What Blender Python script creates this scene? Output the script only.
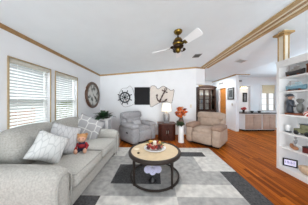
import bpy, bmesh, math, random
from mathutils import Vector, Matrix, Euler
random.seed(7)
PI = math.pi
R = math.radians
for o in list(bpy.data.objects): bpy.data.objects.remove(o)
scn = bpy.context.scene
col = scn.collection

# ------------------------------------------------------------------ camera
cam_d = bpy.data.cameras.new('camera')
cam = bpy.data.objects.new('camera', cam_d); col.objects.link(cam)
cam.location = (0, 0, 1.3); cam.rotation_euler = (PI/2, 0, 0)
cam_d.sensor_width = 36; cam_d.lens = 36*122/308
cam_d.shift_x = 2/308; cam_d.shift_y = -1/308
cam_d.clip_start = 0.02
scn.camera = cam
# ------------------------------------------------------------------ world, light, exposure
w = bpy.data.worlds.new('world'); scn.world = w; w.use_nodes = True
bg = w.node_tree.nodes['Background']
bg.inputs[0].default_value = (0.93, 0.97, 1.0, 1); bg.inputs[1].default_value = 1.0

def area(name, loc, rot, sx, sy, energy, color=(1, 1, 1)):
    d = bpy.data.lights.new(name, 'AREA'); d.shape = 'RECTANGLE'; d.size = sx; d.size_y = sy
    d.energy = energy; d.color = color
    o = bpy.data.objects.new(name, d); col.objects.link(o); o.location = loc; o.rotation_euler = rot
    return o
area('kitchen_fill', (5.0, 4.2, 2.4), (0, 0, 0), 1.6, 2.0, 4, (1, .97, .93))  # added lamp under the ceiling to brighten the kitchen; no fixture there
area('hall_fill', (2.9, 6.2, 2.46), (0, 0, 0), .8, 1.0, 30, (.86, .95, 1))  # panel lamp added below the hall ceiling purely as fill
area('right_side_fill', (6.45, 2.7, 1.3), (0, R(110), 0), 1.5, 3.2, 6, (1, .98, .96))  # made-up source from the right; no window is known on this side
lw = area('right_ceiling_fill', (6.3, 2.7, 1.0), (0, R(148), 0), 1.0, 3.2, 75, (.62, .85, 1)); lw.data.spread = R(95)  # upward bluish fill, added to even out the warm right ceiling
area('rear_fill', (.6, -10, -.6), (R(95), 0, 0), 8.5, 8, 1050, (.95, .985, 1))  # huge invented lamp behind the viewpoint, evens the room front to back
area('left_sky_daylight', (-3.3, 2.5, 3.2), (0, R(-48), 0), 1.2, 2.4, 300, (.95, .98, 1))
area('back_room_light', (5.0, 6.8, 2.4), (0, 0, 0), .6, .6, 7, (1, .93, .85))
d = bpy.data.lights.new('fan_spot_fill', 'SPOT'); d.energy = 62; d.spot_size = R(165); d.spot_blend = .6; d.shadow_soft_size = .09; d.color = (1, .985, .96)  # downward fill added below the fan, whose own sockets stay unlit
o = bpy.data.objects.new('fan_spot_fill', d); col.objects.link(o); o.location = (.465, 2.18, 2.10)
scn.view_settings.view_transform = 'Standard'
scn.view_settings.look = 'None'
scn.view_settings.exposure = .36
scn.view_settings.gamma = 1
scn.view_settings.use_curve_mapping = False
scn.cycles.diffuse_bounces = 6
scn.cycles.max_bounces = 12

# ------------------------------------------------------------------ materials
def lin(c):
    return tuple(((v/255)/12.92 if v/255 <= .04045 else ((v/255+.055)/1.055)**2.4) for v in c) + (1,)
MATS = {}
def mat(name, c, rough=.6, var=0, scale=20, bump=0, bscale=None, metal=0, c2=None, emit=0, spec=.5):
    if name in MATS: return MATS[name]
    m = bpy.data.materials.new(name); m.use_nodes = True
    nt = m.node_tree; b = nt.nodes['Principled BSDF']; L = nt.links.new
    b.inputs['Roughness'].default_value = rough; b.inputs['Metallic'].default_value = metal
    b.inputs['Specular IOR Level'].default_value = spec
    a = lin(c); b.inputs['Base Color'].default_value = a
    tc = nt.nodes.new('ShaderNodeTexCoord')
    if var or c2:
        n = nt.nodes.new('ShaderNodeTexNoise'); n.inputs['Scale'].default_value = scale; n.inputs['Detail'].default_value = 4
        L(tc.outputs['Object'], n.inputs['Vector'])
        r = nt.nodes.new('ShaderNodeValToRGB')
        r.color_ramp.elements[0].position = .3; r.color_ramp.elements[1].position = .7
        r.color_ramp.elements[0].color = lin(c2) if c2 else tuple(v*(1-var) for v in a[:3])+(1,)
        r.color_ramp.elements[1].color = a if c2 else tuple(min(1, v*(1+var)) for v in a[:3])+(1,)
        L(n.outputs['Fac'], r.inputs['Fac']); L(r.outputs['Color'], b.inputs['Base Color'])
    if bump:
        n2 = nt.nodes.new('ShaderNodeTexNoise'); n2.inputs['Scale'].default_value = bscale or scale; n2.inputs['Detail'].default_value = 3
        L(tc.outputs['Object'], n2.inputs['Vector'])
        bp = nt.nodes.new('ShaderNodeBump'); bp.inputs['Strength'].default_value = bump; bp.inputs['Distance'].default_value = .01
        L(n2.outputs['Fac'], bp.inputs['Height']); L(bp.outputs['Normal'], b.inputs['Normal'])
    if emit:
        b.inputs['Emission Color'].default_value = a; b.inputs['Emission Strength'].default_value = emit
    MATS[name] = m
    return m

wall_m = mat('wall_paint', (236, 238, 241), .85, .02, 3, .06, 60)
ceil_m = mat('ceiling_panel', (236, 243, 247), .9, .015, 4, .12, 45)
white_m = mat('white_paint', (238, 239, 240), .5, .01, 5)
trim_m = mat('oak_trim', (178, 146, 98), .5, .18, 14)
trimd_m = mat('oak_trim_dark', (158, 124, 82), .5, .18, 14)
cream_m = mat('cream_panel', (228, 218, 194), .6, .05, 8)
black_m = mat('black_plastic', (22, 22, 24), .35, .1, 10)
brass_m = mat('brass', (128, 104, 48), .3, .25, 30, metal=1)
brassd_m = mat('dark_bronze', (52, 36, 22), .35, .3, 30, metal=.7)
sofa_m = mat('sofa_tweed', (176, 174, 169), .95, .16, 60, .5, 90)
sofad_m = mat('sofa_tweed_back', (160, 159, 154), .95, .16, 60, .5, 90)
grey_m = mat('grey_microfibre', (152, 151, 154), .9, .1, 18, .3, 50)
tan_m = mat('taupe_microfibre', (170, 150, 135), .85, .12, 12, .3, 40)
tand_m = mat('taupe_pad', (146, 120, 104), .85, .14, 12, .3, 40)
wood_dark = mat('mahogany', (66, 30, 20), .4, .35, 16, spec=.2)
wood_exp = mat('espresso_wood', (46, 38, 34), .45, .2, 16, spec=.25)
oak_m = mat('honey_oak', (196, 124, 56), .45, .2, 10)
ship_wood = mat('model_wood', (128, 70, 44), .5, .25, 30)

def floor_mat():
    m = bpy.data.materials.new('strip_wood_floor'); m.use_nodes = True
    nt = m.node_tree; b = nt.nodes['Principled BSDF']; L = nt.links.new
    tc = nt.nodes.new('ShaderNodeTexCoord')
    mp = nt.nodes.new('ShaderNodeMapping'); mp.inputs['Rotation'].default_value = (0, 0, R(90))
    L(tc.outputs['Object'], mp.inputs['Vector'])
    br = nt.nodes.new('ShaderNodeTexBrick')
    br.inputs['Color1'].default_value = lin((184, 100, 30)); br.inputs['Color2'].default_value = lin((122, 58, 14))
    br.inputs['Mortar'].default_value = lin((70, 34, 14)); br.inputs['Scale'].default_value = 1
    br.inputs['Mortar Size'].default_value = .002; br.inputs['Bias'].default_value = 0
    br.inputs['Brick Width'].default_value = .7; br.inputs['Row Height'].default_value = .065
    br.offset = .37; br.offset_frequency = 3
    L(mp.outputs['Vector'], br.inputs['Vector'])
    mp2 = nt.nodes.new('ShaderNodeMapping'); mp2.inputs['Scale'].default_value = (30, 1.5, 1)
    L(tc.outputs['Object'], mp2.inputs['Vector'])
    n = nt.nodes.new('ShaderNodeTexNoise'); n.inputs['Scale'].default_value = 1; n.inputs['Detail'].default_value = 4
    L(mp2.outputs['Vector'], n.inputs['Vector'])
    mx = nt.nodes.new('ShaderNodeMix'); mx.data_type = 'RGBA'; mx.blend_type = 'OVERLAY'; mx.inputs['Factor'].default_value = .8
    L(br.outputs['Color'], mx.inputs['A']); L(n.outputs['Fac'], mx.inputs['B'])
    L(mx.outputs['Result'], b.inputs['Base Color'])
    b.inputs['Roughness'].default_value = .45; b.inputs['Specular IOR Level'].default_value = .06
    return m
floor_m = floor_mat()

def voro_mat(name, base, line, scale, width, axis_scale=(1, 1, 1), rnd=1.0):
    m = bpy.data.materials.new(name); m.use_nodes = True
    nt = m.node_tree; b = nt.nodes['Principled BSDF']; L = nt.links.new
    b.inputs['Roughness'].default_value = .9
    tc = nt.nodes.new('ShaderNodeTexCoord')
    mp = nt.nodes.new('ShaderNodeMapping'); mp.inputs['Scale'].default_value = axis_scale
    L(tc.outputs['Object'], mp.inputs['Vector'])
    v = nt.nodes.new('ShaderNodeTexVoronoi'); v.feature = 'DISTANCE_TO_EDGE'; v.voronoi_dimensions = '2D'
    v.inputs['Scale'].default_value = scale; v.inputs['Randomness'].default_value = rnd
    L(mp.outputs['Vector'], v.inputs['Vector'])
    r = nt.nodes.new('ShaderNodeValToRGB')
    r.color_ramp.elements[0].position = width; r.color_ramp.elements[0].color = lin(line)
    r.color_ramp.elements[1].position = width+.04; r.color_ramp.elements[1].color = lin(base)
    L(v.outputs['Distance'], r.inputs['Fac']); L(r.outputs['Color'], b.inputs['Base Color'])
    return m
medal_m = voro_mat('medallion_print', (160, 160, 162), (206, 206, 205), 6.0, .035, rnd=.3)
leaf_print = voro_mat('leaf_print', (204, 206, 206), (184, 187, 188), 11, .05, (1.8, .7, 1))
leaf_print2 = voro_mat('leaf_print_grey', (182, 182, 184), (160, 161, 164), 11, .05, (1.8, .7, 1))

# ------------------------------------------------------------------ object helpers
def link(name, bm, m, parent=None, smooth=False):
    me = bpy.data.meshes.new(name); bm.normal_update(); bm.to_mesh(me); bm.free()
    for mm in (m if isinstance(m, (list, tuple)) else [m]): me.materials.append(mm)
    if smooth:
        for p in me.polygons: p.use_smooth = True
    o = bpy.data.objects.new(name, me); col.objects.link(o)
    if parent: o.parent = parent
    return o
def tag(o, label, cat, group=None, kind=None):
    o['label'] = label; o['category'] = cat
    if group: o['group'] = group
    if kind: o['kind'] = kind
    return o
def thing(name, label, cat, loc=(0, 0, 0), rz=0, group=None):
    o = bpy.data.objects.new(name, None); col.objects.link(o); o.empty_display_size = .1
    o.location = loc; o.rotation_euler = (0, 0, rz)
    return tag(o, label, cat, group)
def struct(name, bm, m, label, cat, parent=None):
    o = link(name, bm, m, parent); return tag(o, label, cat, kind='structure')
def NB(): return bmesh.new()
def add_box(bm, x0, x1, y0, y1, z0, z1, bev=0, seg=2, mi=0, M=None):
    r = bmesh.ops.create_cube(bm, size=1)
    vs = r['verts']
    for v in vs: v.co = Vector(((x0+x1)/2+v.co.x*(x1-x0), (y0+y1)/2+v.co.y*(y1-y0), (z0+z1)/2+v.co.z*(z1-z0)))
    if bev:
        es = list({e for v in vs for e in v.link_edges})
        rr = bmesh.ops.bevel(bm, geom=es, offset=bev, segments=seg, affect='EDGES', profile=.5)
        vs = list({v for f in rr['faces'] for v in f.verts})
    fs = {f for v in vs for f in v.link_faces}
    for f in fs: f.material_index = mi
    if M:
        for v in vs: v.co = M @ v.co
    return vs
def bx(*a, **k):
    bm = NB(); add_box(bm, *a, **k); return bm
def add_tube(bm, pts, r, n=8, r2=None, cap=True, mi=0):
    pts = [Vector(p) for p in pts]; rings = []
    N = len(pts)
    for i, p in enumerate(pts):
        t = (pts[min(i+1, N-1)]-pts[max(i-1, 0)]).normalized()
        up = Vector((0, 0, 1)) if abs(t.z) < .9 else Vector((1, 0, 0))
        a = t.cross(up).normalized(); b = t.cross(a)
        rad = r if r2 is None else r+(r2-r)*i/(N-1)
        rings.append([bm.verts.new(p+(a*math.cos(2*PI*k/n)+b*math.sin(2*PI*k/n))*rad) for k in range(n)])
    for i in range(N-1):
        for k in range(n):
            f = bm.faces.new((rings[i][k], rings[i][(k+1) % n], rings[i+1][(k+1) % n], rings[i+1][k])); f.material_index = mi
    if cap:
        f = bm.faces.new(rings[0]); f.material_index = mi
        f = bm.faces.new(rings[-1]); f.material_index = mi
def add_lathe(bm, prof, n=24, c=(0, 0, 0), sx=1, sy=1, mi=0, cap=True):
    rings = []
    for (r, z) in prof:
        rings.append([bm.verts.new((c[0]+sx*r*math.cos(2*PI*k/n), c[1]+sy*r*math.sin(2*PI*k/n), c[2]+z)) for k in range(n)])
    for i in range(len(rings)-1):
        for k in range(n):
            f = bm.faces.new((rings[i][k], rings[i][(k+1) % n], rings[i+1][(k+1) % n], rings[i+1][k])); f.material_index = mi
    if cap:
        bm.faces.new(rings[0][::-1]).material_index = mi; bm.faces.new(rings[-1]).material_index = mi
def add_ball(bm, c, rx, ry=None, rz=None, n=12, mi=0, M=None):
    ry = ry or rx; rz = rz or rx
    r = bmesh.ops.create_uvsphere(bm, u_segments=n, v_segments=max(6, n//2+2), radius=1)
    for v in r['verts']:
        p = Vector((v.co.x*rx, v.co.y*ry, v.co.z*rz))
        if M: p = M @ p
        v.co = p+Vector(c)
    for f in {f for v in r['verts'] for f in v.link_faces}: f.material_index = mi
def add_prism(bm, poly, y0, y1, axis='y', mi=0):
    def P(a, b, t): return {'y': (a, t, b), 'x': (t, a, b), 'z': (a, b, t)}[axis]
    A = [bm.verts.new(P(a, b, y0)) for a, b in poly]; B = [bm.verts.new(P(a, b, y1)) for a, b in poly]
    n = len(poly)
    fs = [bm.faces.new(A), bm.faces.new(B[::-1])]
    for i in range(n): fs.append(bm.faces.new((A[i], B[i], B[(i+1) % n], A[(i+1) % n])))
    for f in fs: f.material_index = mi
    bmesh.ops.recalc_face_normals(bm, faces=bm.faces[:])
def add_cushion(bm, c, s, r=.06, bulge=(0, 0, 0), n=8, M=None, mi=0):
    """soft box: centre c, size s, corner radius r, bulge per axis"""
    h = Vector(s)/2
    b2 = bmesh.new(); bmesh.ops.create_cube(b2, size=2)
    bmesh.ops.subdivide_edges(b2, edges=b2.edges[:], cuts=n, use_grid_fill=True)
    r = min(r, min(h)*.98)
    vmap = {}
    for v in b2.verts:
        u = v.co.copy()
        q = Vector((u.x*h.x, u.y*h.y, u.z*h.z))
        inn = Vector([max(-(h[i]-r), min(h[i]-r, q[i])) for i in range(3)])
        d = q-inn
        if d.length > 1e-9: q = inn+d.normalized()*r
        k = [1-(q[i]/h[i])**2 for i in range(3)]
        q.x += math.copysign(bulge[0], u.x)*k[1]*k[2]*(abs(q.x)/h.x)
        q.y += math.copysign(bulge[1], u.y)*k[0]*k[2]*(abs(q.y)/h.y)
        q.z += math.copysign(bulge[2], u.z)*k[0]*k[1]*(abs(q.z)/h.z)
        if M: q = M @ q
        vmap[v] = bm.verts.new(q+Vector(c))
    for f in b2.faces:
        g = bm.faces.new([vmap[v] for v in f.verts]); g.material_index = mi; g.smooth = True
    b2.free()
def rot(ax, deg): return Matrix.Rotation(R(deg), 3, ax)
def pillow_bm(wd, ht, th, n=16, pinch=.12):
    bm = NB(); T = []; B = []
    for i in range(n+1):
        a = []; b = []
        for j in range(n+1):
            u = 2*i/n-1; v = 2*j/n-1
            x = u*wd/2*(1-pinch*(1-abs(v))**1.5*abs(u)**4*.6+.0); y = v*ht/2*(1-pinch*(1-abs(u))**1.5*abs(v)**4*.6)
            t = th/2*((1-u*u)**.45)*((1-v*v)**.45)
            a.append(bm.verts.new((x, y, t)))
            b.append(a[-1] if i in (0, n) or j in (0, n) else bm.verts.new((x, y, -t)))
        T.append(a); B.append(b)
    for i in range(n):
        for j in range(n):
            bm.faces.new((T[i][j], T[i+1][j], T[i+1][j+1], T[i][j+1]))
            bm.faces.new((B[i][j], B[i][j+1], B[i+1][j+1], B[i+1][j]))
    return bm
def add_leaf(bm, base, d, L, wd, droop=.4, n=6, mi=0, fold=.15):
    """pointed leaf from base along d with droop"""
    d = Vector(d).normalized(); side = d.cross(Vector((0, 0, 1)))
    side = side.normalized() if side.length > .01 else Vector((1, 0, 0))
    rows = []
    for i in range(n+1):
        t = i/n
        p = Vector(base)+d*L*t+Vector((0, 0, -droop*L*t*t))
        ww = wd*math.sin(PI*min(.999, (t*.92+.05)))**.8/2 if i < n else .001
        up = side.cross(d)
        rows.append([bm.verts.new(p-side*ww+up*ww*fold*2), bm.verts.new(p), bm.verts.new(p+side*ww+up*ww*fold*2)])
    for i in range(n):
        for k in range(2):
            f = bm.faces.new((rows[i][k], rows[i+1][k], rows[i+1][k+1], rows[i][k+1])); f.material_index = mi; f.smooth = True
def circ(cx, cz, rx, rz, n, y): return [(cx+rx*math.cos(2*PI*k/n), y, cz+rz*math.sin(2*PI*k/n)) for k in range(n+1)]

# ------------------------------------------------------------------ setting
WX = -2.05; YB = 4.81; HS = 2.35; HR = 2.68; BX0 = 1.95; BX1 = 2.30; HX = 3.65; HK = 2.49
def zc(x):
    if x <= BX0: return HS+(HR-HS)*(x-WX)/(BX0-WX)
    if x <= BX1: return HR
    if x <= HX: return HR+(HK-HR)*(x-BX1)/(HX-BX1)
    return HK
struct('floor', bx(WX-.1, 6.6, -.5, 8, -.12, 0), floor_m, 'reddish brown strip wood floor across the whole room', 'floor')
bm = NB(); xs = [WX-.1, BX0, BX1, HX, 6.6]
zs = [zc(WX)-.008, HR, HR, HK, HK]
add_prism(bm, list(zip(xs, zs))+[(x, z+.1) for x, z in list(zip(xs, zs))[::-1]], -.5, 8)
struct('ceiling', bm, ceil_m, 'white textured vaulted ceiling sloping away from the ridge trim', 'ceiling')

# left wall with two window holes
W1 = (1.745, 2.445); W2 = (2.59, 3.33); WZ = (.88, 1.93)
bm = NB()
yy = [-.5, W1[0], W1[1], W2[0], W2[1], YB+.1]
for i in range(5):
    if i in (1, 3):
        add_box(bm, WX-.1, WX, yy[i], yy[i+1], 0, WZ[0]); add_box(bm, WX-.1, WX, yy[i], yy[i+1], WZ[1], HS)
    else: add_box(bm, WX-.1, WX, yy[i], yy[i+1], 0, HS)
struct('wall_left', bm, wall_m, 'pale wall on the left side holding two blinded windows', 'wall')
# back wall with a splayed right end
bm = NB()
def plan_prism(plan, z0):
    n = len(plan)
    lo = [bm.verts.new((x, y, z0)) for x, y in plan]; hi = [bm.verts.new((x, y, zc(x))) for x, y in plan]
    bm.faces.new(lo[::-1]); bm.faces.new(hi)
    for i in range(n): bm.faces.new((lo[i], lo[(i+1) % n], hi[(i+1) % n], hi[i]))
plan_prism([(WX, YB), (1.74, YB), (1.78, 5.1), (WX, 5.1)], 0)
plan_prism([(1.742, YB), (2.17, 5.0), (2.17, 5.1), (1.78, 5.1)], 1.98)
struct('wall_back', bm, wall_m, 'white wall at the back with anchor and wheel decorations', 'wall')
# hall wall with door opening
DY = (6.0, 6.62); DZ = 2.0
bm = NB()
add_box(bm, HX, HX+.13, 5.30, DY[0], 0, HK); add_box(bm, HX, HX+.13, DY[1], 7.4, 0, HK); add_box(bm, HX, HX+.13, DY[0], DY[1], DZ, HK)
struct('wall_hall', bm, wall_m, 'white hallway wall carrying the small framed picture and oak door', 'wall')
struct('wall_far', bx(1.4, 6.6, 7.4, 7.5, 0, 2.7), wall_m, 'white wall behind the tall china cabinet', 'wall')
struct('wall_passage', bx(1.4, 1.5, 5.1, 7.4, 0, 2.6), wall_m, 'hallway wall hidden behind the angled wall end', 'wall')
# kitchen wall: pass-through opening and window hole
KY = 6.05; PO = (4.33, 4.86, .82, 2.06); KW = (5.42, 6.12, .82, 2.12)
bm = NB()
add_box(bm, HX+.13, PO[0], KY, KY+.1, 0, HK)
add_box(bm, PO[0], PO[1], KY, KY+.1, 0, PO[2]); add_box(bm, PO[0], PO[1], KY, KY+.1, PO[3], HK)
add_box(bm, PO[1], KW[0], KY, KY+.1, 0, HK)
add_box(bm, KW[0], KW[1], KY, KY+.1, 0, KW[2]); add_box(bm, KW[0], KW[1], KY, KY+.1, KW[3], HK)
add_box(bm, KW[1], 6.6, KY, KY+.1, 0, HK)
struct('wall_kitchen', bm, wall_m, 'white kitchen wall above the base cabinets', 'wall')
bm = NB(); add_box(bm, 6.5, 6.6, -.5, KY, 0, .75); add_box(bm, 6.5, 6.6, -.5, KY, 2.25, 2.6); add_box(bm, 6.5, 6.6, 4.2, KY, .75, 2.25); add_box(bm, 6.5, 6.6, -.5, 1.0, .75, 2.25)  # the wide opening is invented to let light in from the right
struct('wall_right', bm, wall_m, 'far right white kitchen wall behind the bookcase', 'wall')

struct('wall_light_blocker', bx(2.95, 6.6, -.6, -.5, 0, 2.6), wall_m, 'unseen white wall added behind the viewpoint to shade the kitchen', 'wall')  # put in out of view to block rear light from the kitchen
# crown trim
def strip(name, p, q, h, d, m, label, nrm):
    """thin board from p to q (top line), height h, thickness d along nrm"""
    bm = NB(); p = Vector(p); q = Vector(q); nv = Vector(nrm)*d; dz = Vector((0, 0, -h))
    A = [p, p+nv, p+nv*.35+dz, p+dz]; B = [q, q+nv, q+nv*.35+dz, q+dz]
    a = [bm.verts.new(v) for v in A]; b = [bm.verts.new(v) for v in B]
    bm.faces.new(a); bm.faces.new(b[::-1])
    for i in range(4): bm.faces.new((a[i], b[i], b[(i+1) % 4], a[(i+1) % 4]))
    bmesh.ops.recalc_face_normals(bm, faces=bm.faces[:])
    return struct(name, bm, m, label, 'trim')
strip('trim_1', (WX, -.5, HS), (WX, YB, HS), .055, .03, trimd_m, 'oak crown strip along the left wall top', (1, 0, 0))
strip('trim_2', (WX, YB, HS), (1.72, YB, zc(1.72)), .055, .03, trim_m, 'oak crown strip rising along the back wall top', (0, -1, 0))
strip('trim_3', (1.72, YB, zc(1.72)), (2.17, 5.0, HR), .055, .03, trimd_m, 'short oak crown strip on the angled wall end', (.39, -.92, 0))
strip('trim_4', (HX, 5.30, HK), (HX, 7.4, HK), .05, .03, trim_m, 'oak crown strip along the hallway wall top', (-1, 0, 0))
strip('trim_5', (HX, 5.30, HK), (HX+.6, 5.30, HK), .03, .03, trim_m, 'thin oak ceiling strip at the kitchen corner', (0, -1, 0))
strip('trim_6', (HX+.13, KY, HK), (6.5, KY, HK), .09, .05, white_m, 'white crown moulding over the kitchen window', (0, -1, 0))
# ridge trim: cream panel with oak edges and inner bead
bm = NB()
add_box(bm, BX0, BX1, -.5, 5.0, HR-.008, HR, mi=0)
add_box(bm, BX0, BX0+.085, -.5, 5.0, HR-.022, HR-.008, mi=1)
add_box(bm, BX1-.085, BX1, -.5, 5.0, HR-.022, HR-.008, mi=1)
add_box(bm, BX0+.15, BX1-.15, -.5, 5.0, HR-.014, HR-.008, mi=2)
struct('trim_7', bm, [cream_m, trim_m, trimd_m], 'wide oak and cream ridge trim running down the ceiling', 'trim')
# baseboards
struct('baseboard_back', bx(WX, 1.72, YB-.015, YB, 0, .08), white_m, 'white baseboard along the back wall', 'baseboard')
struct('baseboard_left', bx(WX, WX+.015, -.5, YB-.015, 0, .08), white_m, 'white baseboard along the left wall', 'baseboard')
struct('baseboard_hall', bx(HX-.015, HX, 5.30, DY[0]-.06, 0, .09), white_m, 'white baseboard under the small hallway picture', 'baseboard')

# windows on the left wall
glass_m = bpy.data.materials.new('window_glass'); glass_m.use_nodes = True
nt = glass_m.node_tree; b = nt.nodes['Principled BSDF']
b.inputs['Transmission Weight'].default_value = 1; b.inputs['Roughness'].default_value = 0; b.inputs['IOR'].default_value = 1.02
b.inputs['Base Color'].default_value = (.97, .99, .98, 1)
vinyl_m = mat('vinyl_sash', (222, 224, 226), .4, .01, 5)
slat_m = mat('blind_slat', (232, 233, 234), .5, .01, 5)
rail_m = mat('blind_headrail', (208, 205, 194), .5, .03, 8)
def side_window(n, Y0, Y1, lab, blab):
    t = thing(f'window_{n}', lab, 'window'); t['kind'] = 'structure'
    bm = NB(); e = .022
    for a in ((Y0-e, Y1+e, WZ[1], WZ[1]+e), (Y0-e, Y0, WZ[0]-e, WZ[1]), (Y1, Y1+e, WZ[0]-e, WZ[1]), (Y0, Y1, WZ[0]-e, WZ[0])):
        add_box(bm, WX, WX+.018, a[0], a[1], a[2], a[3], bev=.004, seg=1)
    link('window_casing', bm, mat('casing_oak', (166, 146, 112), .5, .15, 14), t)
    bm = NB(); s = .04; xa, xb = WX-.095, WX-.055; zm = 1.36
    add_box(bm, xa, xb, Y0, Y0+s, WZ[0], WZ[1]); add_box(bm, xa, xb, Y1-s, Y1, WZ[0], WZ[1])
    add_box(bm, xa, xb, Y0+s, Y1-s, WZ[0], WZ[0]+s); add_box(bm, xa, xb, Y0+s, Y1-s, WZ[1]-s, WZ[1])
    add_box(bm, xa, xb, Y0+s, Y1-s, zm-.02, zm+.02)
    link('window_sash', bm, vinyl_m, t)
    link('window_pane', bx(WX-.078, WX-.074, Y0+s, Y1-s, WZ[0]+s, WZ[1]-s), glass_m, t)
    bl = thing('window_blind', blab, 'blind', (WX-.025, (Y0+Y1)/2, WZ[1]), 0, 'white slat blinds on the left wall')
    hw = (Y1-Y0)/2-.012
    link('headrail', bx(-.03, .03, -hw, hw, -.06, -.002, bev=.004, seg=1), rail_m, bl)
    bm = NB(); k = 0; z = -.10
    while z > -(WZ[1]-WZ[0])+.06:
        add_box(bm, -.027, .027, -hw, hw, z-.0015, z+.0015, M=(Matrix.Translation((0, 0, z)) @ Matrix.Rotation(R(31), 4, 'Y') @ Matrix.Translation((0, 0, -z))))
        z -= .048
    link('slats', bm, slat_m, bl)
    link('bottom_rail', bx(-.027, .027, -hw, hw, -(WZ[1]-WZ[0])+.012, -(WZ[1]-WZ[0])+.03), slat_m, bl)
    bm = NB()
    for yy_ in (-hw*.7, 0, hw*.7): add_tube(bm, [(.029, yy_, -.06), (.029, yy_, -(WZ[1]-WZ[0])+.03)], .0025, 5)
    link('ladder_cord', bm, slat_m, bl)
side_window(1, *W1, 'larger looking oak trimmed window nearest the front of the room above the sofa', 'lowered white slat blind in the window over the near sofa end')
side_window(2, *W2, 'oak trimmed window with greenery behind, nearer the oval wall frame', 'lowered white slat blind in the window nearer the oval wall frame')

# kitchen window
t = thing('window_3', 'white kitchen window with two tall panes above the cabinets', 'window'); t['kind'] = 'structure'
bm = NB(); e = .07
for a in ((KW[0]-e, KW[1]+e, KW[3], KW[3]+e), (KW[0]-e, KW[0], KW[2], KW[3]), (KW[1], KW[1]+e, KW[2], KW[3]),):
    add_box(bm, a[0], a[1], KY-.02, KY, a[2], a[3], bev=.004, seg=1)
link('window_casing', bm, white_m, t)
sash_m = mat('shutter_sash_shaded', (204, 203, 200), .5, .01, 5)  # backlit shade mixed into the colour; the sash paint itself is white
bm = NB(); xm = (KW[0]+KW[1])/2
for x0, x1 in ((KW[0], KW[0]+.05), (KW[1]-.05, KW[1]), (xm-.05, xm+.05)): add_box(bm, x0, x1, KY+.02, KY+.06, KW[2], KW[3])
for z0, z1 in ((KW[2], KW[2]+.05), (KW[3]-.05, KW[3])): add_box(bm, KW[0]+.05, KW[1]-.05, KY+.02, KY+.06, z0, z1)
for k in range(1, 4): add_box(bm, KW[0]+.05, KW[1]-.05, KY+.03, KY+.05, KW[2]+k*.32-.012, KW[2]+k*.32+.012)
link('window_sash', bm, sash_m, t)
link('window_pane', bx(KW[0]+.05, KW[1]-.05, KY+.038, KY+.042, KW[2]+.05, KW[3]-.05), glass_m, t)
shade_m = mat('linen_shade', (226, 212, 178), .8, .06, 20)
sh = thing('roman_shade', 'cream folded roman shade at the top of the kitchen window', 'shade', (xm, KY+.01, KW[3]))
for k in range(3):
    link('fold', bx(-.30, .30, -.03+.008*k, .005, -.14-.14*k, -.01-.13*k, bev=.005, seg=1), shade_m, sh)
# pass-through frame
bm = NB()
for a in ((PO[0]-.05, PO[0], PO[2], PO[3]+.06), (PO[1], PO[1]+.14, PO[2], PO[3]+.06), (PO[0], PO[1], PO[3], PO[3]+.06)):
    add_box(bm, a[0], a[1], KY-.03, KY, a[2], a[3], bev=.004, seg=1)
struct('trim_8', bm, white_m, 'white frame round the opening above the kitchen counter', 'trim')
# hall door
t = thing('door_1', 'honey oak hallway door beside the china cabinet', 'door'); t['kind'] = 'structure'
bm = NB()
add_box(bm, HX+.05, HX+.09, DY[0]+.015, DY[1]-.015, .005, DZ-.015)
for z0, z1 in ((.2, .85), (1.0, 1.8)):
    add_box(bm, HX+.04, HX+.05, DY[0]+.12, DY[1]-.12, z0, z1, bev=.008, seg=1)
link('door_panel', bm, oak_m, t)
bm = NB()
add_box(bm, HX-.018, HX, DY[0]-.06, DY[0], 0, DZ+.06); add_box(bm, HX-.018, HX, DY[1], DY[1]+.06, 0, DZ+.06); add_box(bm, HX-.018, HX, DY[0], DY[1], DZ, DZ+.06)
link('door_casing', bm, white_m, t)
bm = NB(); add_ball(bm, (HX+.02, DY[0]+.07, .98), .03); add_tube(bm, [(HX+.02, DY[0]+.07, .98), (HX+.05, DY[0]+.07, .98)], .012)
link('door_knob', bm, brass_m, t)

# outdoors beyond the left windows
struct('ground', bx(-14, -2.2, -4, 16, -.6, -.5), mat('lawn', (150, 160, 110), .9, .25, 3), 'pale green lawn outside the left windows', 'ground')
tanf_m = mat('tan_fence', (178, 136, 108), .8, .25, 9)
t = thing('garden_fence', 'tan board fence outside the window over the near sofa end', 'fence', (-6.5, 5.6, -.5))
bm = NB()
for k in range(16): add_box(bm, -.02, .02, -2.0+k*.2, -1.82+k*.2, 0, 1.35)
link('boards', bm, tanf_m, t)
for k in range(3): link('post', bx(-.12, -.02, -1.9+k*1.5, -1.8+k*1.5, 0, 1.45), tanf_m, t)
struct('backdrop_wall', bx(-9.2, -9, -2, 14, -.5, 5.0), mat('neighbour_siding', (182, 185, 190), .8, .03, 4), 'pale neighbouring house side outside the windows', 'wall')
leafg_m = mat('shrub_leaf', (140, 165, 70), .8, .4, 12, c2=(85, 110, 40))
def shrub(loc, r, h, lab):
    t = thing('garden_shrub', lab, 'shrub', loc, 0, 'shrubs outside the left windows')
    bm = NB()
    for k in range(420):
        a = random.uniform(0, 2*PI); e = random.uniform(-.3, 1); q = math.sqrt(max(0, 1-e*e))
        p = Vector((q*math.cos(a)*r*.85, q*math.sin(a)*r*.85, h*.5+e*h*.42))
        add_leaf(bm, p, (math.cos(a)*q+random.uniform(-.5, .5), math.sin(a)*q+random.uniform(-.5, .5), e+random.uniform(-.2, .7)), .2, .1, .2, 3)
    link('foliage', bm, leafg_m, t)
    bm = NB()
    for k in range(5):
        a = k*1.3; add_tube(bm, [(.05*math.cos(a), .05*math.sin(a), 0), (r*.5*math.cos(a), r*.5*math.sin(a), h*.6)], .02, 6, .008)
    link('stem', bm, ship_wood, t)
shrub((-5.6, 8.0, -.5), .8, 1.75, 'yellow green shrub outside, seen low through the window nearer the oval frame')
shrub((-6.6, 9.6, -.5), .9, 1.9, 'yellow green shrub outside, set farther back beyond the other shrub')

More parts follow.
